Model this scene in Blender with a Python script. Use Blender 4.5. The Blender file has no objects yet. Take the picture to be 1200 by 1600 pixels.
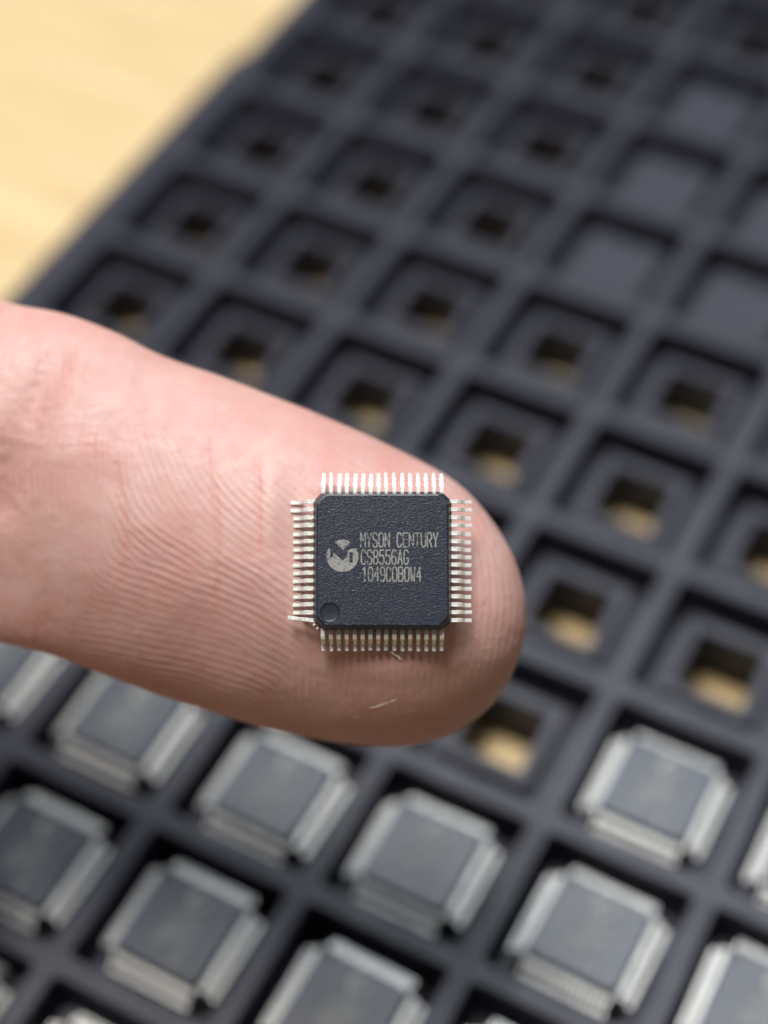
import bpy, math, random
import numpy as np
from mathutils import Matrix, Vector
from mathutils.geometry import tessellate_polygon

# One Blender unit is one centimetre; most numbers below are millimetres, scaled by MM.
MM = 0.1
random.seed(7)
rng = np.random.default_rng(11)
scene = bpy.context.scene
col = scene.collection

# ------------------------------------------------------------------ camera
CAM_R = np.array([[0.8830723068674182, 0.4687486726075963, -0.021400532060507172],
                  [0.35277185482993795, -0.6932750282540838, -0.6284280019534014],
                  [-0.30941124621400135, 0.5473978599957401, -0.7775733171787615]])   # rows: right, down, forward
CAM_T = np.array([11.288814063393716, 21.49589278540918, 122.88208331780268])
FPX = 2730.0
cam_pos = -CAM_R.T @ CAM_T
RIGHT, UP, FWD = Vector(CAM_R[0]), Vector(-CAM_R[1]), Vector(CAM_R[2])
cam_data = bpy.data.cameras.new('camera')
cam = bpy.data.objects.new('camera', cam_data)
col.objects.link(cam)
m = Matrix.Identity(4)
for r in range(3):
    m[r][0], m[r][1], m[r][2] = RIGHT[r], UP[r], -FWD[r]
    m[r][3] = cam_pos[r] * MM
cam.matrix_world = m
cam_data.sensor_fit = 'VERTICAL'
cam_data.sensor_height = 24.0
cam_data.lens = 24.0 * FPX / 1600.0
cam_data.clip_start = 0.5
cam_data.clip_end = 500.0
FOCUS_MM = 87.2
APERTURE_MM = 3.6
cam_data.dof.use_dof = True
cam_data.dof.focus_distance = FOCUS_MM * MM
cam_data.dof.aperture_fstop = cam_data.lens / (APERTURE_MM * MM * 1000.0)
scene.camera = cam

# ------------------------------------------------------------------ light
world = bpy.data.worlds.new('World')
scene.world = world
world.use_nodes = True
bg = world.node_tree.nodes['Background']
bg.inputs['Color'].default_value = (0.86, 0.93, 1.0, 1)
bg.inputs['Strength'].default_value = 0.055

def area_lamp(name, pos, target, sx, sy, power, color):
    d = bpy.data.lights.new(name, 'AREA')
    d.shape = 'RECTANGLE'
    d.size, d.size_y = sx, sy
    d.energy = power
    d.color = color
    o = bpy.data.objects.new(name, d)
    col.objects.link(o)
    o.location = pos
    o.rotation_euler = (Vector(target) - Vector(pos)).to_track_quat('-Z', 'Y').to_euler()
    return o

# horizontal "away from the camera" and "right" directions over the table
H_BACK = Vector((FWD.x, FWD.y, 0)).normalized()
H_RIGHT = Vector((RIGHT.x, RIGHT.y, 0)).normalized()
def lamp_at(back, right, dist):
    b, r = math.radians(back), math.radians(right)
    d = Vector((0, 0, 1)) + H_BACK * math.tan(b) + H_RIGHT * math.tan(r)
    return d.normalized() * dist
TARGET = Vector((0, 1.5, 2.0))
area_lamp('ceiling_panel_lamp', TARGET + lamp_at(5, -10, 70), TARGET, 23, 19, 60000, (1.0, 0.97, 0.92))
area_lamp('window_lamp', TARGET + lamp_at(28, 11, 90), TARGET, 36, 22, 56000, (0.86, 0.93, 1.0))

scene.view_settings.view_transform = 'Standard'
scene.view_settings.look = 'None'
scene.view_settings.exposure = 0.0
scene.view_settings.gamma = 1.0
scene.view_settings.use_curve_mapping = False
scene.render.engine = 'CYCLES'
scene.cycles.use_denoising = True
scene.cycles.max_bounces = 8

# ------------------------------------------------------------------ helpers
def material(name, base, rough=0.5, metallic=0.0, spec=0.5):
    mt = bpy.data.materials.new(name)
    mt.use_nodes = True
    nt = mt.node_tree
    b = nt.nodes['Principled BSDF']
    b.inputs['Base Color'].default_value = (*base, 1)
    b.inputs['Roughness'].default_value = rough
    b.inputs['Metallic'].default_value = metallic
    b.inputs['Specular IOR Level'].default_value = spec
    return mt, nt, b

def node(nt, kind, **kw):
    n = nt.nodes.new(kind)
    for k, v in kw.items():
        if k in n.inputs:
            n.inputs[k].default_value = v
        else:
            setattr(n, k, v)
    return n

def noise(nt, vec, scale, detail=3.0, rough=0.55):
    n = node(nt, 'ShaderNodeTexNoise', Scale=scale, Detail=detail, Roughness=rough)
    nt.links.new(vec, n.inputs['Vector'])
    return n.outputs['Fac']

def ramp(nt, fac, stops):
    r = nt.nodes.new('ShaderNodeValToRGB')
    e = r.color_ramp.elements
    while len(e) < len(stops):
        e.new(0.5)
    for k, (p, c) in enumerate(stops):
        e[k].position = p
        e[k].color = (*c, 1) if len(c) == 3 else c
    nt.links.new(fac, r.inputs['Fac'])
    return r.outputs['Color']

def bump(nt, bsdf, height, strength, distance, prev=None):
    b = node(nt, 'ShaderNodeBump', Strength=strength, Distance=distance)
    nt.links.new(height, b.inputs['Height'])
    if prev is not None:
        nt.links.new(prev, b.inputs['Normal'])
    nt.links.new(b.outputs['Normal'], bsdf.inputs['Normal'])
    return b.outputs['Normal']

def object_coords(nt):
    return nt.nodes.new('ShaderNodeTexCoord').outputs['Object']

def mesh_data(name, verts, faces, mat, smooth=False, scale=MM):
    me = bpy.data.meshes.new(name)
    me.from_pydata([(v[0] * scale, v[1] * scale, v[2] * scale) for v in verts], [], faces)
    if mat is not None:
        me.materials.append(mat)
    if smooth:
        me.polygons.foreach_set('use_smooth', [True] * len(me.polygons))
    me.update()
    return me

def link(name, data, parent=None):
    o = bpy.data.objects.new(name, data)
    col.objects.link(o)
    if parent is not None:
        o.parent = parent
    return o

def tag(o, label=None, category=None, group=None, kind=None):
    for k, v in (('label', label), ('category', category), ('group', group), ('kind', kind)):
        if v:
            o[k] = v
    return o

def copy_tree(o, parent=None):
    c = o.copy()
    col.objects.link(c)
    c.parent = parent
    for ch in o.children:
        copy_tree(ch, c)
    return c

# ------------------------------------------------------------------ materials
def wood_material():
    mt, nt, b = material('pale_wood', (0.7, 0.52, 0.28), 0.42)
    tc = object_coords(nt)
    mp = node(nt, 'ShaderNodeMapping')
    mp.inputs['Scale'].default_value = (0.35, 2.6, 1.0)
    mp.inputs['Rotation'].default_value = (0, 0, math.radians(38))
    nt.links.new(tc, mp.inputs['Vector'])
    f1 = noise(nt, mp.outputs['Vector'], 0.9, 5, 0.6)
    c = ramp(nt, f1, [(0.28, (0.50, 0.355, 0.18)), (0.5, (0.60, 0.45, 0.24)), (0.74, (0.69, 0.54, 0.315))])
    nt.links.new(c, b.inputs['Base Color'])
    f2 = noise(nt, mp.outputs['Vector'], 9, 4, 0.6)
    bump(nt, b, f2, 0.12, 0.02)
    return mt

def tray_material():
    mt, nt, b = material('dark_tray_plastic', (0.05, 0.053, 0.066), 0.5, 0.0, 0.36)
    tc = object_coords(nt)
    f = noise(nt, tc, 3.0, 5, 0.65)
    c = ramp(nt, f, [(0.3, (0.017, 0.0175, 0.029)), (0.7, (0.026, 0.0265, 0.040))])
    nt.links.new(c, b.inputs['Base Color'])
    r = ramp(nt, noise(nt, tc, 1.7, 6, 0.7), [(0.3, (0.40,) * 3), (0.7, (0.62,) * 3)])
    nt.links.new(r, b.inputs['Roughness'])
    bump(nt, b, noise(nt, tc, 60, 4, 0.6), 0.25, 0.003)
    return mt

def package_material():
    mt, nt, b = material('black_epoxy', (0.02, 0.024, 0.036), 0.35, 0.0, 0.6)
    tc = object_coords(nt)
    mp = node(nt, 'ShaderNodeMapping')
    mp.inputs['Scale'].default_value = (1.0, 1.6, 1.0)
    mp.inputs['Rotation'].default_value = (0, 0, math.radians(25))
    nt.links.new(tc, mp.inputs['Vector'])
    warp = node(nt, 'ShaderNodeTexNoise', Scale=76.0, Detail=3.0, Roughness=0.6, Distortion=0.9)
    nt.links.new(mp.outputs['Vector'], warp.inputs['Vector'])
    big = noise(nt, tc, 6, 3)
    c = ramp(nt, big, [(0.3, (0.010, 0.014, 0.027)), (0.75, (0.017, 0.022, 0.038))])
    nt.links.new(c, b.inputs['Base Color'])
    bump(nt, b, warp.outputs['Fac'], 0.5, 0.004)
    return mt

def dimple_material():
    mt, nt, b = material('smooth_epoxy', (0.016, 0.020, 0.032), 0.38)
    tc = object_coords(nt)
    bump(nt, b, noise(nt, tc, 45, 3), 0.12, 0.006)
    return mt

def tin_material():
    mt, nt, b = material('matte_tin', (0.80, 0.79, 0.74), 0.40, 0.45)
    tc = object_coords(nt)
    f = noise(nt, tc, 38, 4, 0.7)
    c = ramp(nt, f, [(0.28, (0.55, 0.53, 0.47)), (0.42, (0.84, 0.83, 0.79)), (0.75, (0.93, 0.92, 0.89))])
    nt.links.new(c, b.inputs['Base Color'])
    r = ramp(nt, noise(nt, tc, 25, 2), [(0.3, (0.30,) * 3), (0.7, (0.52,) * 3)])
    nt.links.new(r, b.inputs['Roughness'])
    bump(nt, b, f, 0.35, 0.008)
    return mt

def ink_material():
    # laser mark: pale grey, broken where the coarse package surface shows through
    mt, nt, b = material('laser_marking', (0.36, 0.36, 0.34), 0.65)
    tc = object_coords(nt)
    f = noise(nt, tc, 75, 3, 0.7)
    g = noise(nt, tc, 7, 2, 0.5)
    mix = node(nt, 'ShaderNodeMath', operation='MULTIPLY_ADD')
    mix.inputs[1].default_value = 0.6
    nt.links.new(g, mix.inputs[0])
    nt.links.new(f, mix.inputs[2])
    c = ramp(nt, mix.outputs[0], [(0.60, (0.03, 0.035, 0.05)), (0.73, (0.20, 0.20, 0.188)), (0.98, (0.30, 0.295, 0.275))])
    nt.links.new(c, b.inputs['Base Color'])
    bump(nt, b, f, 0.5, 0.01)
    return mt

def skin_material():
    mt, nt, b = material('skin', (0.66, 0.40, 0.33), 0.46, 0.0, 0.45)
    tc = object_coords(nt)
    blot = noise(nt, tc, 1.4, 4, 0.6)
    base = ramp(nt, blot, [(0.30, (0.52, 0.305, 0.275)), (0.50, (0.57, 0.36, 0.325)), (0.72, (0.60, 0.405, 0.36))])
    pink = node(nt, 'ShaderNodeAttribute', attribute_name='flush')
    mx = node(nt, 'ShaderNodeMix', data_type='RGBA')
    nt.links.new(pink.outputs['Fac'], mx.inputs['Factor'])
    nt.links.new(base, mx.inputs['A'])
    mx.inputs['B'].default_value = (0.54, 0.20, 0.175, 1)
    nt.links.new(mx.outputs['Result'], b.inputs['Base Color'])
    b.inputs['Subsurface Weight'].default_value = 0.5
    b.inputs['Subsurface Radius'].default_value = (1.0, 0.36, 0.22)
    b.inputs['Subsurface Scale'].default_value = 0.09
    r = ramp(nt, noise(nt, tc, 9, 4, 0.65), [(0.3, (0.43,) * 3), (0.7, (0.6,) * 3)])
    nt.links.new(r, b.inputs['Roughness'])
    n1 = bump(nt, b, noise(nt, tc, 55, 4, 0.65), 0.22, 0.006)
    v = node(nt, 'ShaderNodeTexVoronoi', Scale=32.0, feature='DISTANCE_TO_EDGE')
    nt.links.new(tc, v.inputs['Vector'])
    vr = ramp(nt, v.outputs['Distance'], [(0.0, (0, 0, 0)), (0.12, (1, 1, 1))])
    bump(nt, b, vr, 0.10, 0.004, n1)
    return mt

M_WOOD, M_TRAY, M_PKG, M_DIMPLE = wood_material(), tray_material(), package_material(), dimple_material()
M_TIN, M_INK, M_SKIN = tin_material(), ink_material(), skin_material()
M_LINT, _nt, _b = material('dry_white_fibre', (0.74, 0.63, 0.58), 0.6)
_b.inputs['Subsurface Weight'].default_value = 0.3
_b.inputs['Subsurface Scale'].default_value = 0.02

M_FIBRE, _nt, _b = material('white_fibre', (0.88, 0.84, 0.80), 0.6)

# ------------------------------------------------------------------ table
PITCH_U, PITCH_V = 12.4, 12.4
TABLE_Z = -7.5
T = 700.0
tab = link('table_top', mesh_data('table_top', [(-T, -T, TABLE_Z), (T, -T, TABLE_Z), (T, T, TABLE_Z), (-T, T, TABLE_Z)],
                                  [(0, 1, 2, 3)], M_WOOD))
tag(tab, 'pale yellow wooden table top under the dark tray', 'table', kind='structure')

# ------------------------------------------------------------------ chip tray
def square_loft(rings, close_inside=False):
    """rings: (half_x, half_y, z) squares lofted one after another; corners are slightly cut."""
    verts, faces = [], []
    for hx, hy, z, c in rings:
        verts += [(hx - c, -hy, z), (hx, -hy + c, z), (hx, hy - c, z), (hx - c, hy, z),
                  (-hx + c, hy, z), (-hx, hy - c, z), (-hx, -hy + c, z), (-hx + c, -hy, z)]
    for k in range(len(rings) - 1):
        for q in range(8):
            a, b_ = k * 8 + q, k * 8 + (q + 1) % 8
            faces.append((a, b_, b_ + 8, a + 8))
    if close_inside:
        faces.append(tuple(range((len(rings) - 1) * 8, len(rings) * 8)))
    return verts, faces

PED = -1.7      # top of the raised seat in each pocket
def pocket_mesh(name, solid):
    hx, hy = PITCH_U / 2, PITCH_V / 2
    rib = 0.85
    R = [(hx, hy, -5.4, 0.001), (hx, hy, 0.0, 0.001)][1:]
    R += [(hx - rib + 0.12, hy - rib + 0.12, 0.0, 0.25), (hx - rib, hy - rib, -0.14, 0.3),
          (hx - rib - 0.28, hy - rib - 0.28, -3.4, 0.35), (hx - rib - 0.42, hy - rib - 0.42, -3.6, 0.35)]
    p = 3.75
    R += [(p + 0.18, p + 0.18, -3.6, 0.3), (p + 0.03, p + 0.03, PED - .16, 0.3), (p - 0.1, p - 0.1, PED, 0.25)]
    if solid:
        v, f = square_loft(R, True)
    else:
        R += [(2.72, 2.72, PED, 0.15), (2.62, 2.62, PED - 0.14, 0.15), (2.55, 2.5, -5.2, 0.15), (hx, hy, -5.2, 0.001)]
        v, f = square_loft(R)
    # the loft runs from outside in, so turn the faces up
    return mesh_data(name, v, [tuple(reversed(q)) for q in f], M_TRAY)

tray = bpy.data.objects.new('component_tray', None)
col.objects.link(tray)
tag(tray, 'dark grey plastic tray of square pockets lying on the pale wooden table', 'tray')
me_open, me_solid = pocket_mesh('pocket', False), pocket_mesh('solid_pocket', True)
SOLID = {(-2, -7), (-2, -6), (-2, -5), (-1, -6), (-1, -5), (-1, -7)}
I0, I1, J0, J1 = -5, 4, -11, 4
for i in range(I0, I1 + 1):
    for j in range(J0, J1 + 1):
        o = link('solid_pocket' if (i, j) in SOLID else 'pocket', me_solid if (i, j) in SOLID else me_open, tray)
        o.location = ((i + .5) * PITCH_U * MM, -(j + .5) * PITCH_V * MM, 0)

def rim_mesh():
    # outer border beside the last row of pockets, with the shallow finger notch in its edge
    x_in = I0 * PITCH_U
    y0, y1 = -(J1 + 1) * PITCH_V, -J0 * PITCH_V
    prof = lambda n: [(x_in, 0.0), (x_in - 2.75 + n, 0.0), (x_in - 2.98 + n, -0.2), (x_in - 3.1 + n, -2.6),
                      (x_in - 3.2 + n, -2.7), (x_in - 3.3 + n, TABLE_Z + .1), (x_in - 1.5, TABLE_Z + .1), (x_in - 1.4, -5.2), (x_in, -5.2)]
    ys = [(y0, 0), (65.0, 0), (66.4, 0.9), (84.0, 0.9), (85.5, 0), (y1, 0)]
    ys.sort()
    v, f = [], []
    n = len(prof(0))
    for y, d in ys:
        v += [(x, y, z) for x, z in prof(d)]
    for k in range(len(ys) - 1):
        for q in range(n - 1):
            a = k * n + q
            f.append((a, a + 1, a + 1 + n, a + n))
    f.append(tuple(range(n)))
    f.append(tuple(reversed(range((len(ys) - 1) * n, len(ys) * n))))
    return mesh_data('rim', v, f, M_TRAY)
me_rim = rim_mesh()
link('rim', me_rim, tray)
far_rim = link('rim', me_rim, tray)      # the same border on the opposite long side
far_rim.rotation_euler.z = math.pi
far_rim.location = ((I0 + I1 + 1) * PITCH_U * MM, -(J0 + J1 + 1) * PITCH_V * MM, 0)

# ------------------------------------------------------------------ quad flat package chips
BODY_H, BODY_Z0, BODY_Z1 = 3.5, 0.12, 1.5

def octagon(h, c, z):
    return [(h - c, -h, z), (h, -h + c, z), (h, h - c, z), (h - c, h, z), (-h + c, h, z), (-h, h - c, z), (-h, -h + c, z), (-h + c, -h, z)]

DIMPLE_C, DIMPLE_R = (-2.62, -2.62), 0.5
def body_mesh():
    rings = [octagon(3.30, .42, BODY_Z0), octagon(3.36, .44, BODY_Z0 + .06), octagon(3.48, .48, 0.76), octagon(3.5, .48, 0.80), octagon(3.48, .48, 0.84),
             octagon(3.33, .45, 1.42), octagon(3.30, .44, 1.475), octagon(3.24, .43, BODY_Z1)]
    v, f = [], []
    for r in rings:
        v += r
    for k in range(len(rings) - 1):
        for q in range(8):
            a, b_ = k * 8 + q, k * 8 + (q + 1) % 8
            f.append((a, b_, b_ + 8, a + 8))
    f.append(tuple(reversed(range(8))))
    top = rings[-1]
    hole = [(DIMPLE_C[0] + DIMPLE_R * math.cos(2 * math.pi * k / 40), DIMPLE_C[1] + DIMPLE_R * math.sin(2 * math.pi * k / 40), BODY_Z1) for k in range(40)]
    base = (len(rings) - 1) * 8
    hb = len(v)
    v += hole
    ids = list(range(base, base + 8)) + list(range(hb, hb + 40))
    for t in tessellate_polygon([[Vector(p) for p in top], [Vector(p) for p in reversed(hole)]]):
        # the second loop was handed over reversed
        def idx(q):
            return ids[q] if q < 8 else hb + 39 - (q - 8)
        a, b_, c = (idx(q) for q in t)
        n = (Vector(v[b_]) - Vector(v[a])).cross(Vector(v[c]) - Vector(v[a]))
        f.append((a, b_, c) if n.z > 0 else (a, c, b_))
    return mesh_data('package', v, f, M_PKG)

def dimple_mesh():
    v, f = [], []
    N = 40
    for rr, z in ((DIMPLE_R, BODY_Z1), (DIMPLE_R - .035, BODY_Z1 - .03), (DIMPLE_R - .05, BODY_Z1 - .055), (DIMPLE_R - .10, BODY_Z1 - .065)):
        v += [(DIMPLE_C[0] + rr * math.cos(2 * math.pi * k / N), DIMPLE_C[1] + rr * math.sin(2 * math.pi * k / N), z) for k in range(N)]
    for r in range(3):
        for k in range(N):
            a, b_ = r * N + k, r * N + (k + 1) % N
            f.append((a, b_, b_ + N, a + N))
    f.append(tuple(range(3 * N, 4 * N)))
    return mesh_data('dimple', v, f, M_DIMPLE, True)

def lead_geometry(stretch=0.0, lift=0.0, skew=0.0, wid=0.1):
    """gull-wing lead along +x: centre-line points (r, z) with half width, given thickness"""
    pts = [(3.40, .80, wid), (3.56, .80, wid), (3.80, .79, wid * 1.08), (3.90, .745, wid * 1.08), (3.97, .64, wid), (4.10, .22, wid * .92),
           (4.16, .11, wid * .92), (4.24, .075, wid * .95), (4.52 + stretch, .06 + lift, wid * .95)]
    if lift:
        pts = [(3.40, .80, wid), (3.56, .80, wid), (3.86, .79, wid), (4.0, .74, wid * .95), (4.12, .62, wid * .9), (4.24, .50, wid * .9),
               (4.36, .46, wid * .95), (4.5, .47, wid), (4.62 + stretch, .50, wid)]
    v, f = [], []
    th = 0.065
    for k, (r, z, w) in enumerate(pts):
        a = pts[max(k - 1, 0)]
        b_ = pts[min(k + 1, len(pts) - 1)]
        d = Vector((b_[0] - a[0], b_[1] - a[1])).normalized()
        nx, nz = -d.y * th, d.x * th
        sk = skew * max(0, r - 3.5)
        v += [(r + nx, sk - w + .02, z + nz), (r + nx, sk + w - .02, z + nz), (r + nx * .6, sk + w, z + nz * .6), (r - nx, sk + w, z - nz), (r - nx, sk - w, z - nz), (r + nx * .6, sk - w, z + nz * .6)]
    for k in range(len(pts) - 1):
        for q in range(6):
            a, b_ = k * 6 + q, k * 6 + (q + 1) % 6
            f.append((b_, a, a + 6, b_ + 6))
    f.append(tuple(range(6)))
    f.append(tuple(reversed(range((len(pts) - 1) * 6, len(pts) * 6))))
    return v, f

GLYPH = {
 'M': [[(0, 0), (0, 1), (.5, .45), (1, 1), (1, 0)]],
 'Y': [[(0, 1), (.5, .45), (1, 1)], [(.5, .45), (.5, 0)]],
 'S': [[(1, .82), (.8, 1), (.2, 1), (0, .82), (0, .65), (.25, .52), (.75, .46), (1, .33), (1, .17), (.8, 0), (.2, 0), (0, .18)]],
 'O': [[(.25, 0), (0, .2), (0, .8), (.25, 1), (.75, 1), (1, .8), (1, .2), (.75, 0), (.25, 0)]],
 'N': [[(0, 0), (0, 1), (1, 0), (1, 1)]],
 'C': [[(1, .8), (.75, 1), (.25, 1), (0, .8), (0, .2), (.25, 0), (.75, 0), (1, .2)]],
 'E': [[(1, 1), (0, 1), (0, 0), (1, 0)], [(0, .52), (.8, .52)]],
 'T': [[(0, 1), (1, 1)], [(.5, 1), (.5, 0)]],
 'U': [[(0, 1), (0, .2), (.25, 0), (.75, 0), (1, .2), (1, 1)]],
 'R': [[(0, 0), (0, 1), (.75, 1), (1, .85), (1, .65), (.75, .5), (0, .5)], [(.5, .5), (1, 0)]],
 '8': [[(.3, .53), (0, .68), (0, .86), (.25, 1), (.75, 1), (1, .86), (1, .68), (.7, .53), (.3, .53), (0, .36), (0, .16), (.25, 0), (.75, 0), (1, .16), (1, .36), (.7, .53)]],
 '5': [[(1, 1), (.08, 1), (.04, .55), (.3, .62), (.75, .62), (1, .45), (1, .17), (.75, 0), (.25, 0), (0, .17)]],
 '6': [[(.95, .9), (.7, 1), (.3, 1), (0, .75), (0, .2), (.25, 0), (.75, 0), (1, .17), (1, .4), (.75, .55), (.25, .55), (0, .42)]],
 'A': [[(0, 0), (.5, 1), (1, 0)], [(.2, .34), (.8, .34)]],
 'G': [[(1, .8), (.75, 1), (.25, 1), (0, .8), (0, .2), (.25, 0), (.75, 0), (1, .2), (1, .42), (.6, .42)]],
 '1': [[(.15, .8), (.55, 1), (.55, 0)]],
 '0': [[(.25, 0), (0, .2), (0, .8), (.25, 1), (.75, 1), (1, .8), (1, .2), (.75, 0), (.25, 0)]],
 '4': [[(.75, 0), (.75, 1), (0, .32), (1, .32)]],
 '9': [[(.05, .1), (.3, 0), (.7, 0), (1, .25), (1, .8), (.75, 1), (.25, 1), (0, .83), (0, .6), (.25, .45), (.75, .45), (1, .58)]],
 'B': [[(0, 0), (0, 1), (.75, 1), (1, .85), (1, .68), (.75, .53), (0, .53)], [(.75, .53), (1, .38), (1, .15), (.75, 0), (0, 0)]],
 'W': [[(0, 1), (.2, 0), (.5, .6), (.8, 0), (1, 1)]],
}
INK_Z = BODY_Z1 + 0.006

def text_mesh(text, x0, y0, pitch, gw, gh):
    v, f = [], []
    w = 0.034
    k = 0
    for n, ch in enumerate(text):
        for line in GLYPH.get(ch, []):
            P = [Vector((x0 + n * pitch + p[0] * gw, y0 + p[1] * gh)) for p in line]
            for a, b_ in zip(P[:-1], P[1:]):
                d = (b_ - a).normalized()
                s = Vector((-d.y, d.x)) * w
                e = d * w * .45
                z = INK_Z + (k % 5) * 0.0008
                k += 1
                i0 = len(v)
                v += [(*(a - e - s), z), (*(b_ + e - s), z), (*(b_ + e + s), z), (*(a - e + s), z)]
                f.append((i0, i0 + 1, i0 + 2, i0 + 3))
    return mesh_data('lettering', v, f, M_INK)

PXMM = 31.1
def px(zx, zy):   # marking drawn in a 6x enlargement whose origin is 97 left and 59 above the chip's centre
    return ((500 + zx / 6.0 - 597.5) / PXMM, -(820 + zy / 6.0 - 879.0) / PXMM)

def poly_mesh(name, outer, holes=(), mat=None):
    loops = [[Vector((*p, INK_Z)) for p in outer]] + [[Vector((*p, INK_Z)) for p in h] for h in holes]
    v = [tuple(p) for l in loops for p in l]
    f = []
    for t in tessellate_polygon(loops):
        a, b_, c = t
        n = (Vector(v[b_]) - Vector(v[a])).cross(Vector(v[c]) - Vector(v[a]))
        f.append((a, b_, c) if n.z > 0 else (a, c, b_))
    return mesh_data(name, v, f, mat)

def logo_meshes():
    wedge = [px(*p) for p in ((143, 187), (165, 172), (190, 165), (215, 163), (240, 166), (265, 173), (287, 184), (250, 226), (214, 265), (180, 227))]
    cx, cy, r = 212, 316, 150
    arc = [(cx + r * math.cos(math.radians(a)), cy + r * math.sin(math.radians(a))) for a in np.linspace(-30, 212, 40)]
    inner = [(95, 250), (98, 290), (94, 322), (112, 332), (124, 318), (128, 284), (170, 322), (213, 358), (256, 318), (258, 278), (272, 258), (300, 246), (326, 244)]
    body = [px(*p) for p in arc + inner]
    slit = [px(*p) for p in ((276, 284), (306, 276), (308, 378), (276, 380))]
    return poly_mesh('logo_wedge', wedge, (), M_INK), poly_mesh('logo', body, [slit], M_INK)

ME_BODY, ME_DIMPLE = body_mesh(), dimple_mesh()
ME_LEAD = mesh_data('lead', *lead_geometry(), M_TIN)
ME_LEAD_B = mesh_data('lead', *lead_geometry(0.02, 0, 0.02, 0.096), M_TIN)
ME_LEAD_C = mesh_data('lead', *lead_geometry(-0.02, 0, -0.02, 0.105), M_TIN)
ME_LEAD_LONG = mesh_data('lead', *lead_geometry(0.16), M_TIN)
ME_LEAD_BENT = mesh_data('lead', *lead_geometry(0.16, 0.4, -0.12), M_TIN)
gw, gh = 0.215, 0.70
TEXT = [text_mesh('MYSON CENTURY', px(384, 0)[0], px(0, 232)[1], 9.42 / PXMM, gw, gh),
        text_mesh('CS8556AG', px(388, 0)[0], px(0, 393)[1], 9.5 / PXMM, gw, gh),
        text_mesh('1049C0B0W4', px(398, 0)[0], px(0, 553)[1], 9.4 / PXMM, gw, gh)]
LOGO = logo_meshes()

def row_mesh():
    v, f = [], []
    lv, lf = lead_geometry()
    for k in range(16):
        o = len(v)
        y = (k - 7.5) * 0.4
        v += [(p[0], p[1] + y, p[2]) for p in lv]
        f += [tuple(q + o for q in fc) for fc in lf]
    return mesh_data('lead_row', v, f, M_TIN)
ME_ROW = row_mesh()

def chip_common(root):
    body = link('package', ME_BODY, root)
    link('dimple', ME_DIMPLE, body)
    for t in TEXT:
        link('lettering', t, body)
    lg = link('logo', LOGO[1], body)
    link('logo_wedge', LOGO[0], body)
    return body

# --- chips lying in the tray
def tray_chip():
    root = bpy.data.objects.new('chip', None)
    col.objects.link(root)
    chip_common(root)
    for s in range(4):
        r = link('lead_row', ME_ROW, root)
        r.rotation_euler.z = s * math.pi / 2
        r['kind'] = 'stuff'
    return root

TRAY_CHIPS = {
 (0, -1): 'brightest whole chip at lower right, beside the empty pockets with gold-lit holes',
 (1, -1): 'chip cut by the right edge of the photo, right of the brightest lone chip',
 (-4, 0): 'chip at the left edge just under the finger, mostly hidden by it',
 (-3, 0): 'chip under the lower left of the finger, its top corner covered by the finger',
 (-2, 0): 'chip below the middle of the finger, its top edge just touching the finger outline',
 (-1, 0): 'chip directly below the fingertip, whole and pale, second row of chips',
 (0, 0): 'pale chip at lower right, directly below the brightest lone chip',
 (1, 0): 'chip cut by the lower right corner of the photo',
 (-3, 1): 'darkest shaded chip near the left edge below the finger',
 (-2, 1): 'shaded whole chip at lower left, right of the darkest chip',
 (-1, 1): 'dark chip at bottom centre, cut by the bottom edge of the photo',
 (0, 1): 'sliver of a chip at the bottom edge, right of the dark bottom centre chip',
 (-2, 2): 'top part of a chip at the bottom edge, lower left of the photo',
 (-3, 2): 'dark corner of a chip at the left edge near the bottom left corner',
}
proto = None
for (i, j), lab in TRAY_CHIPS.items():
    c = tray_chip() if proto is None else copy_tree(proto)
    if proto is None:
        proto = c
    c.location = (((i + .5) * PITCH_U + random.uniform(-.25, .25)) * MM, (-(j + .5) * PITCH_V + random.uniform(-.25, .25)) * MM, (PED - BODY_Z0 + 0.004) * MM)
    c.rotation_euler = [math.radians(a + random.uniform(-1.3, 1.3)) for a in (0, 0, -90)]
    tag(c, lab, 'chip', 'chips lying in the tray pockets')

# ------------------------------------------------------------------ finger frame: x right, y up, z towards the camera
FRAME_PX = (597.5, 879.0)
FRAME_DEPTH = 89.0          # lead feet of the held chip
origin = Vector(cam_pos) + FWD * FRAME_DEPTH + RIGHT * ((FRAME_PX[0] - 600) * 87.5 / FPX) - UP * ((FRAME_PX[1] - 800) * 87.5 / FPX)
def frame_matrix(tilt_deg):
    t = math.radians(tilt_deg)
    zx = (-FWD) * math.cos(t) + UP * math.sin(t)
    yx = UP * math.cos(t) + FWD * math.sin(t)
    mm = Matrix.Identity(4)
    for r in range(3):
        mm[r][0], mm[r][1], mm[r][2], mm[r][3] = RIGHT[r], yx[r], zx[r], origin[r] * MM
    return mm
TILT = 5.0

# --- chip held on the fingertip
held = bpy.data.objects.new('chip', None)
col.objects.link(held)
held.matrix_world = frame_matrix(TILT)
tag(held, 'sharp black square chip with silver leads and white lettering balanced on the fingertip', 'chip')
chip_common(held)
for s in range(4):
    for k in range(16):
        y = (k - 7.5) * 0.4
        # s: 0 right (k up), 1 top, 2 left (k down), 3 bottom
        me = random.choice((ME_LEAD, ME_LEAD, ME_LEAD_B, ME_LEAD_C))
        if s == 2 and k in (0, 1):
            me = ME_LEAD_LONG
        if s == 2 and k == 15:
            me = ME_LEAD_BENT
        l = link('lead', me, held)
        a = s * math.pi / 2
        l.matrix_local = Matrix.Rotation(a, 4, 'Z') @ Matrix.Translation((0, y * MM, 0)) @ Matrix.Rotation(math.radians(random.uniform(-.15, .15)), 4, 'Z') 
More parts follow.
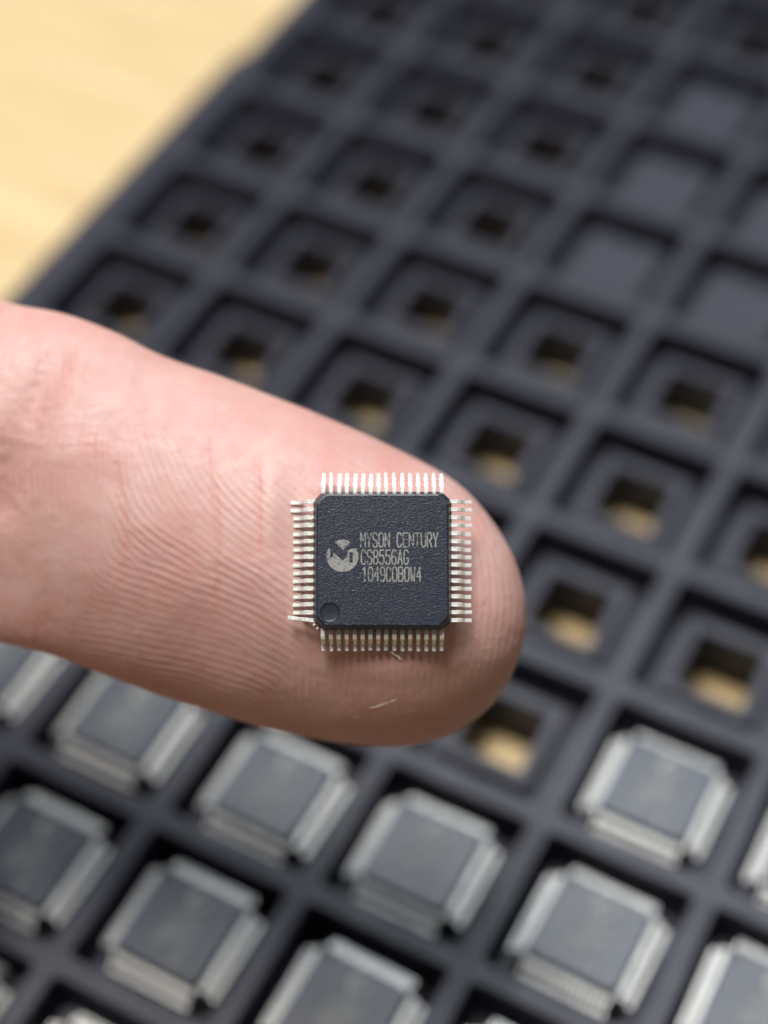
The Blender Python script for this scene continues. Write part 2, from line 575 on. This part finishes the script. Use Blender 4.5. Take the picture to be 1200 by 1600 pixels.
# stubs of the cut tie bars at the corner
for (x, y) in ((-3.44, -3.22), (-3.26, -3.40)):
    v, f = square_loft([(0.07, 0.05, 0.70, .02), (0.07, 0.05, .84, .02), (0.05, 0.03, .87, .01)], True)
    t = link('tie_bar_stub', mesh_data('tie_bar_stub', v, f, M_TIN), held)
    t.location = (x * MM, y * MM, 0)
    t.rotation_euler.z = math.radians(45)

# ------------------------------------------------------------------ finger
# outline of the fingertip in millimetres: s runs along the finger towards the tip, t across it
UPPER = [(-95, 8.6), (-70, 9.2), (-55, 8.4), (-42, 8.3), (-33, 8.0), (-28, 7.75), (-24.0, 7.41), (-20.45, 7.69), (-17.49, 7.51), (-14.8, 7.06), (-11.11, 6.91), (-7.4, 6.66), (-3.64, 6.28), (-0.22, 5.8),
         (2.12, 5.31), (3.75, 4.62), (5.65, 3.3), (6.99, 1.89), (8.1, 0.04), (8.61, -1.99)]
LOWER = [(8.61, -1.99), (8.55, -4.19), (7.9, -6.15), (6.8, -7.64), (5.66, -8.64), (3.43, -9.69), (1.04, -10.25), (-1.42, -10.55), (-3.9, -10.73), (-6.49, -10.72), (-9.35, -10.7), (-12.71, -10.5),
         (-15.73, -10.3), (-18.51, -10.45), (-24, -10.7), (-30, -10.9), (-42, -10.6), (-55, -10.9), (-70, -11.4), (-95, -11.0)]

def catmull(P, n=24):
    P = np.array(P, float)
    Q = np.vstack([2 * P[0] - P[1], P, 2 * P[-1] - P[-2]])
    out = []
    for k in range(1, len(Q) - 2):
        p0, p1, p2, p3 = Q[k - 1], Q[k], Q[k + 1], Q[k + 2]
        d1, d2, d3 = (max(np.linalg.norm(b - a) ** .5, 1e-6) for a, b in ((p0, p1), (p1, p2), (p2, p3)))
        m1 = (p2 - p1) + d2 * ((p1 - p0) / d1 - (p2 - p0) / (d1 + d2))
        m2 = (p2 - p1) + d2 * ((p3 - p2) / d3 - (p3 - p1) / (d2 + d3))
        for u in np.linspace(0, 1, n, endpoint=False):
            out.append((2 * u**3 - 3 * u**2 + 1) * p1 + (u**3 - 2 * u**2 + u) * m1 + (-2 * u**3 + 3 * u**2) * p2 + (u**3 - u**2) * m2)
    out.append(P[-1])
    return np.array(out)

full = catmull(UPPER[:-1] + LOWER)
# smooth the closed end a little
kk = int(np.argmax(full[:, 0]))
S_TIP, T_TIP = full[kk]
upc, loc_ = full[:kk + 1], full[kk:][::-1]
def t_up(s): return np.interp(s, np.maximum.accumulate(upc[:, 0]), upc[:, 1])
def t_lo(s): return np.interp(s, np.maximum.accumulate(loc_[:, 0]), loc_[:, 1])
AX = math.radians(-17)
ca, sa = math.cos(AX), math.sin(AX)

# stations: dense over the part in view, denser still towards the rounded end
s_far = np.linspace(-95, -26, 40, endpoint=False)
s_mid = np.linspace(-26, 2.0, 370, endpoint=False)
ph = np.linspace(0, math.pi / 2, 150)
s_end = 2.0 + (S_TIP - 2.0) * np.sin(ph)
S = np.concatenate([s_far, s_mid, s_end])
NT, NB = 300, 60
th = np.concatenate([np.linspace(-0.12 * math.pi, 1.12 * math.pi, NT, endpoint=False), np.linspace(1.12 * math.pi, 1.88 * math.pi, NB, endpoint=False)])
ZS = -6.3
def sstep(a, b, x):
    u = np.clip((x - a) / (b - a), 0, 1)
    return u * u * (3 - 2 * u)

tu, tl = t_up(S), t_lo(S)
tc, w = (tu + tl) / 2, np.maximum((tu - tl) / 2, 1e-4)
# height of the pad along the finger: dips in the joint crease, domes under the chip, falls at the tip
ztop = np.interp(S, [-95, -60, -40, -30, -25, -21.5, -19.5, -17, -12, -6, 0, 3], [-0.5, -1.2, -0.6, -1.0, -1.4, -2.0, -1.8, -1.1, -0.35, 0.25, 0.45, 0.3])
ker = np.hanning(41); ker /= ker.sum()
zt2 = np.convolve(np.pad(ztop, 20, 'edge'), ker, 'valid')
ztop = np.where((S > -25) & (S < 3), zt2, ztop)
H = ztop - ZS
e = np.clip((S - 1.0) / (S_TIP - 1.0), 0, 1)
H = H * np.sqrt(np.clip(1 - e ** 2.25, 0, 1))
HB = 6.0 * np.sqrt(np.clip(1 - e ** 2.4, 0, 1))
n_top, n_bot = 2.1, 2.1
c, s_ = np.cos(th), np.sin(th)
n_ = np.where(s_ >= 0, np.where(c >= 0, n_top, 1.68), n_bot)
ct = np.sign(c) * np.abs(c) ** (2 / n_)
st = np.sign(s_) * np.abs(s_) ** (2 / n_)
SS = np.repeat(S[:, None], len(th), 1)
TT = tc[:, None] + w[:, None] * ct[None]
ZZ = ZS + np.where(st[None] >= 0, H[:, None], HB[:, None]) * st[None]
# behind the joint the middle bone turns away and rolls, so its lower flank falls back
back = sstep(-18.5, -27, SS)
ZZ = ZZ - back * (1.0 + 0.10 * np.clip(-SS - 20, 0, 80)) - sstep(-13.0, -26.0, SS) * 0.30 * np.clip(0.5 - TT, 0, 12) * np.clip(st[None], 0, 1)
X = SS * ca - TT * sa
Y = SS * sa + TT * ca

# the pad gives way under the chip
tl_ = math.radians(TILT)
yc = Y * math.cos(tl_) - ZZ * math.sin(tl_)
zc = Y * math.sin(tl_) + ZZ * math.cos(tl_)
dbox = np.maximum(np.abs(X), np.abs(yc))
mask = 1 - sstep(4.2, 6.2, dbox)
over = zc + 0.0
soft = 0.12 * np.log1p(np.exp(np.clip(over / 0.12, -30, 30)))
ZZ = ZZ - mask * soft / math.cos(tl_) + 0.16 * np.exp(-((dbox - 5.7) / 0.8) ** 2) * (zc > -1.6)*np.clip((zc+1.6)/1.2,0,1)

# --- friction ridges: oriented band-pass growth from noise on a flat sheet over the pad
G = 0.07
GX0, GX1, GY0, GY1 = -23.0, 9.5, -12.0, 13.0
gx = np.arange(GX0, GX1, G)
gy = np.arange(GY0, GY1, G)
QX, QY = np.meshgrid(gx, gy)
# control points (x, y in mm, y up) with ridge direction in degrees (counter-clockwise)
CTRL = [(100, 650, -105), (110, 700, -103), (150, 760, -95), (60, 800, -92), (100, 900, -90), (150, 850, -88), (200, 720, -90), (230, 735, -65), (220, 790, -58), (250, 830, -40),
        (300, 850, -33), (400, 850, -35), (440, 800, -38), (250, 900, -18), (350, 930, -20), (430, 980, -28), (220, 960, -10), (300, 1000, -12), (420, 1030, -18), (180, 900, -20), (160, 980, -5),
        (300, 1060, -10), (480, 1070, -100), (550, 1075, -93), (620, 1075, -88), (680, 1060, -95), (720, 1030, -97), (500, 1130, -60), (600, 1130, -80), (760, 900, -78), (750, 820, -58), (775, 950, -90), (762, 1000, -100),
        (640, 720, -28), (700, 770, -45), (500, 690, -24), (333, 732, -58), (267, 723, -64), (417, 720, -38), (375, 650, -8), (300, 640, -5), (200, 600, -20), (597, 879, -70), (520, 900, -45), (660, 900, -80), (560, 1000, -80)]
num_c = np.zeros_like(QX); num_s = np.zeros_like(QX); den = np.zeros_like(QX)
for (pxx, pyy, ang) in CTRL:
    cx_, cy_ = (pxx - 597.5) / 30.4, -(pyy - 879.0) / 30.4
    wgt = 1.0 / ((QX - cx_) ** 2 + (QY - cy_) ** 2 + 0.25) ** 1.6
    a2 = 2 * math.radians(ang)
    num_c += wgt * math.cos(a2); num_s += wgt * math.sin(a2); den += wgt
ori = 0.5 * np.arctan2(num_s, num_c)      # ridge direction
img = rng.standard_normal(QX.shape)
fy = np.fft.fftfreq(QX.shape[0], G)[:, None]
fx = np.fft.rfftfreq(QX.shape[1], G)[None, :]
fr = np.hypot(fx, fy)
fa = np.arctan2(fy, fx)
F0, NO = 1 / 0.40, 16
filt = []
for k in range(NO):
    nrm = math.pi * k / NO + math.pi / 2          # wave vector is across the ridge
    da = np.abs((fa - nrm + math.pi / 2) % math.pi - math.pi / 2)
    filt.append(np.exp(-((fr - F0) / (0.24 * F0)) ** 2) * np.exp(-(da / math.radians(16)) ** 2))
pos = (ori % math.pi) / (math.pi / NO)
k0 = np.floor(pos).astype(int) % NO
fracp = pos - np.floor(pos)
for it in range(9):
    Fi = np.fft.rfft2(img)
    layers = [np.fft.irfft2(Fi * f_, s=img.shape) for f_ in filt]
    L = np.array(layers)
    ii, jj = np.indices(img.shape)
    img = L[k0, ii, jj] * (1 - fracp) + L[(k0 + 1) % NO, ii, jj] * fracp
    img = np.tanh(1.6 * img / (img.std() + 1e-9))
RIDGE = img

def blur_noise(period, aniso=None):
    """smooth noise on the sheet with the given feature size; aniso = (angle_deg, stretch)"""
    n = rng.standard_normal(QX.shape)
    fxx, fyy = fx, fy
    if aniso:
        a = math.radians(aniso[0])
        u = fxx * math.cos(a) + fyy * math.sin(a)
        v_ = -fxx * math.sin(a) + fyy * math.cos(a)
        r2 = (u * aniso[1]) ** 2 + v_ ** 2
    else:
        r2 = fxx ** 2 + fyy ** 2
    o = np.fft.irfft2(np.fft.rfft2(n) * np.exp(-r2 * (period * 1.4) ** 2), s=n.shape)
    return o / o.std()

def pp(x, y): return ((x - 597.5) / 30.4, -(y - 879.0) / 30.4)
amp = 0.75 + 0.18 * np.clip(blur_noise(3.0), -1.5, 1.5)
lx, ly = pp(330, 880)
amp *= 0.62 + 0.52 * np.exp(-(((QX - lx) / 6.5) ** 2 + ((QY - ly) / 6.0) ** 2))
amp *= 1 - 0.8 * sstep(-14.0, -17.0, QX) * sstep(4.0, 1.0, QY)
amp *= 1 - 0.65 * sstep(4.5, 7.5, QY)
height = 0.0145 * RIDGE * np.clip(amp, 0.05, 1.4)
# long soft wrinkles by the joint and fine dry lines on the flank
wj = sstep(-10.5, -14.0, QX)
height += 0.0045 * wj * blur_noise(0.32, (82, 6.0)) + 0.014 * wj * blur_noise(1.1, (85, 4.0))
fl = sstep(3.5, 6.5, QY)
height += 0.004 * fl * blur_noise(0.22, (0, 7.0))
height += 0.03 * blur_noise(3.0) + 0.005 * blur_noise(0.5) + 0.003 * blur_noise(0.16)
flush = np.clip(0.22 + 0.07 * blur_noise(2.2) + 0.04 * blur_noise(0.8), 0, 0.7)

def crease(points, width, depth, pink):
    global height, flush
    P = [np.array(pp(*p)) for p in points]
    P = catmull(P, 10)
    d = np.full(QX.shape, 1e9)
    for a, b_ in zip(P[:-1], P[1:]):
        ab = b_ - a
        u = np.clip(((QX - a[0]) * ab[0] + (QY - a[1]) * ab[1]) / (ab @ ab + 1e-12), 0, 1)
        d = np.minimum(d, np.hypot(QX - a[0] - u * ab[0], QY - a[1] - u * ab[1]))
    d = d + 0.05 * blur_noise(0.5)
    height -= depth * np.exp(-(d / width) ** 2)
    flush = np.maximum(flush, pink * np.exp(-(d / (width * 2.2)) ** 2))
crease([(328, 690), (335, 760), (342, 850), (340, 960)], 0.16, 0.03, 0.4)
crease([(402, 715), (406, 790), (410, 860)], 0.17, 0.035, 0.45)
crease([(78, 560), (60, 600), (36, 650), (12, 720), (-10, 790)], 1.0, 0.28, 0.3)
crease([(182, 730), (190, 780), (196, 850), (190, 910)], 0.25, 0.04, 0.35)
for q in range(5):
    x0 = 70 + 34 * q + random.uniform(-8, 8)
    crease([(x0 + 24, 620 + random.uniform(0, 40)), (x0 + 6, 680), (x0, 740 + random.uniform(-10, 40))], 0.14, 0.010, 0.15)

def sample(A, x, y):
    u = np.clip((x - GX0) / G, 0, A.shape[1] - 1.001)
    v_ = np.clip((y - GY0) / G, 0, A.shape[0] - 1.001)
    i, j = u.astype(int), v_.astype(int)
    fu, fv = u - i, v_ - j
    return (A[j, i] * (1 - fu) + A[j, i + 1] * fu) * (1 - fv) + (A[j + 1, i] * (1 - fu) + A[j + 1, i + 1] * fu) * fv

edge = np.clip(np.minimum.reduce([(X - GX0) / 2, (GX1 + 2 - X) / 2, (Y - GY0) / 1.5, (GY1 - Y) / 1.5]), 0, 1)
disp = sample(height, X, Y) * np.clip(st[None] * 2.5 + 0.2, 0, 1) * edge
# displace along the surface normal
P3 = np.stack([X, Y, ZZ], -1)
du = np.gradient(P3, axis=0)
dv = (np.roll(P3, -1, 1) - np.roll(P3, 1, 1))
nr = np.cross(du, dv)
nr /= np.linalg.norm(nr, axis=-1, keepdims=True) + 1e-12
cen = np.stack([(S * ca - tc * sa), (S * sa + tc * ca), np.full_like(S, ZS)], -1)[:, None]
sgn = np.sign(((P3 - cen) * nr).sum(-1, keepdims=True))
nr = nr * sgn
P3 = P3 + nr * disp[..., None]
flushv = np.clip(sample(flush, X, Y), 0, 1)

ns, nt_ = P3.shape[:2]
verts = P3[:-1].reshape(-1, 3)
tip = P3[-1].mean(0)
verts = np.vstack([verts, tip[None], P3[0].mean(0)[None]]) * MM
ns -= 1
ii, jj = np.meshgrid(np.arange(ns - 1), np.arange(nt_), indexing='ij')
jn = (jj + 1) % nt_
quads = np.stack([ii * nt_ + jj, (ii + 1) * nt_ + jj, (ii + 1) * nt_ + jn, ii * nt_ + jn], -1).reshape(-1, 4)
tri_tip = [( (ns - 1) * nt_ + k, ns * nt_, (ns - 1) * nt_ + (k + 1) % nt_) for k in range(nt_)]
tri_end = [(k, (k + 1) % nt_, ns * nt_ + 1) for k in range(nt_)]
# the rest of the hand, left of the frame: palm and two folded fingers that shade the tray
hv, hf = [], []
def limb(path, radii, rings=14, flat=1.0):
    P = catmull(path, rings)
    rr = np.interp(np.linspace(0, 1, len(P)), np.linspace(0, 1, len(radii)), radii)
    u = np.linspace(0, 1, len(P))
    rr = rr * np.sqrt(np.clip(1 - np.clip((u - 0.93) / 0.07, 0, 1) ** 2, 0.002, 1)) * np.sqrt(np.clip(1 - np.clip((0.05 - u) / 0.05, 0, 1) ** 2, 0.002, 1))
    base = len(hv)
    for k in range(len(P)):
        d = Vector(P[min(k + 1, len(P) - 1)] - P[max(k - 1, 0)]).normalized()
        n1 = d.cross(Vector((0, 1, 0.05))).normalized()
        n2 = n1.cross(d)
        for q in range(28):
            an = 2 * math.pi * q / 28
            hv.append(tuple((Vector(P[k]) + n1 * rr[k] * flat * math.cos(an) + n2 * rr[k] * math.sin(an)) * MM))
    for k in range(len(P) - 1):
        for q in range(28):
            a, b_ = base + k * 28 + q, base + k * 28 + (q + 1) % 28
            hf.append((a, b_, b_ + 28, a + 28))
    hf.append(tuple(range(base, base + 28))[::-1])
    hf.append(tuple(range(base + (len(P) - 1) * 28, base + len(P) * 28)))
limb([(-84, -12, -24), (-58, -13, -10), (-41, -15, -9), (-36, -16, -20), (-43, -16, -31), (-58, -15, -32)], [9.5, 9, 8.5, 8, 7.5, 7])
limb([(-86, -28, -26), (-60, -31, -12), (-43, -32, -11), (-38, -33, -21), (-45, -33, -31), (-58, -32, -32)], [9.5, 9, 8.5, 8, 7.5, 7])
limb([(-150, -12, -60), (-120, -10, -44), (-95, -8, -30), (-72, -8, -20)], [27, 34, 36, 30], 14, 0.42)
off = len(verts)
verts = np.vstack([verts, np.array(hv)])
extra = [tuple(q + off for q in f_) for f_ in hf]
me = bpy.data.meshes.new('hand')
me.from_pydata(verts.tolist(), [], quads.tolist() + tri_tip + tri_end + extra)
me.materials.append(M_SKIN)
me.polygons.foreach_set('use_smooth', [True] * len(me.polygons))
att = me.attributes.new('flush', 'FLOAT', 'POINT')
fv_ = np.concatenate([flushv[:-1].ravel(), np.full(2 + len(hv), 0.2)]).astype(np.float32)
att.data.foreach_set('value', fv_)
me.update()
finger = link('hand', me)
finger.matrix_world = frame_matrix(0)
tag(finger, 'bare finger of a hand reaching in from the left, ridged pad up under the chip', 'hand')

# surface lookup for things lying on the skin
pad_pts = P3[:-1].reshape(-1, 3)
pad_sel = (np.repeat(st[None], ns, 0).reshape(-1) > 0.05)
pad_pts = pad_pts[pad_sel]
def on_skin(xpx, ypx, lift=0.02):
    x, y = pp(xpx, ypx)
    k = int(np.argmin((pad_pts[:, 0] - x) ** 2 + (pad_pts[:, 1] - y) ** 2))
    return Vector((x, y, pad_pts[k, 2] + lift))

def fibre_mesh(name, path, r, mat):
    P = [np.array(p) for p in path]
    P = catmull(P, 6)
    v, f = [], []
    for k, p in enumerate(P):
        rr = r * (0.55 + 0.45 * math.sin(math.pi * min(max(k / (len(P) - 1), .04), .96))) * random.uniform(.8, 1.15)
        a = P[max(k - 1, 0)]; b_ = P[min(k + 1, len(P) - 1)]
        d = Vector(b_ - a).normalized()
        n1 = d.cross(Vector((0, 0, 1))).normalized()
        n2 = n1.cross(d)
        for q in range(5):
            an = 2 * math.pi * q / 5
            v.append(tuple(Vector(p) + n1 * rr * math.cos(an) + n2 * rr * .6 * math.sin(an)))
    for k in range(len(P) - 1):
        for q in range(5):
            a, b_ = k * 5 + q, k * 5 + (q + 1) % 5
            f.append((a, b_, b_ + 5, a + 5))
    f.append(tuple(reversed(range(5))))
    f.append(tuple(range((len(P) - 1) * 5, len(P) * 5)))
    return mesh_data(name, v, f, mat, True)

lint = link('lint_fibre', fibre_mesh('lint_fibre', [on_skin(608, 1017, .10), on_skin(616, 1021, .22), on_skin(622, 1026, .14), on_skin(626, 1032, .06)], 0.075, M_FIBRE))
lint.matrix_world = frame_matrix(0)
tag(lint, 'tiny white fibre on the skin just below the held chip', 'lint')
for path, r in (([(576, 1113), (590, 1109), (604, 1103), (616, 1098), (622, 1091)], .03), ([(548, 1131), (556, 1128), (564, 1124)], .022)):
    fl_o = link('skin_flake', fibre_mesh('skin_flake', [on_skin(*p, .0) for p in path], r, M_LINT), finger)
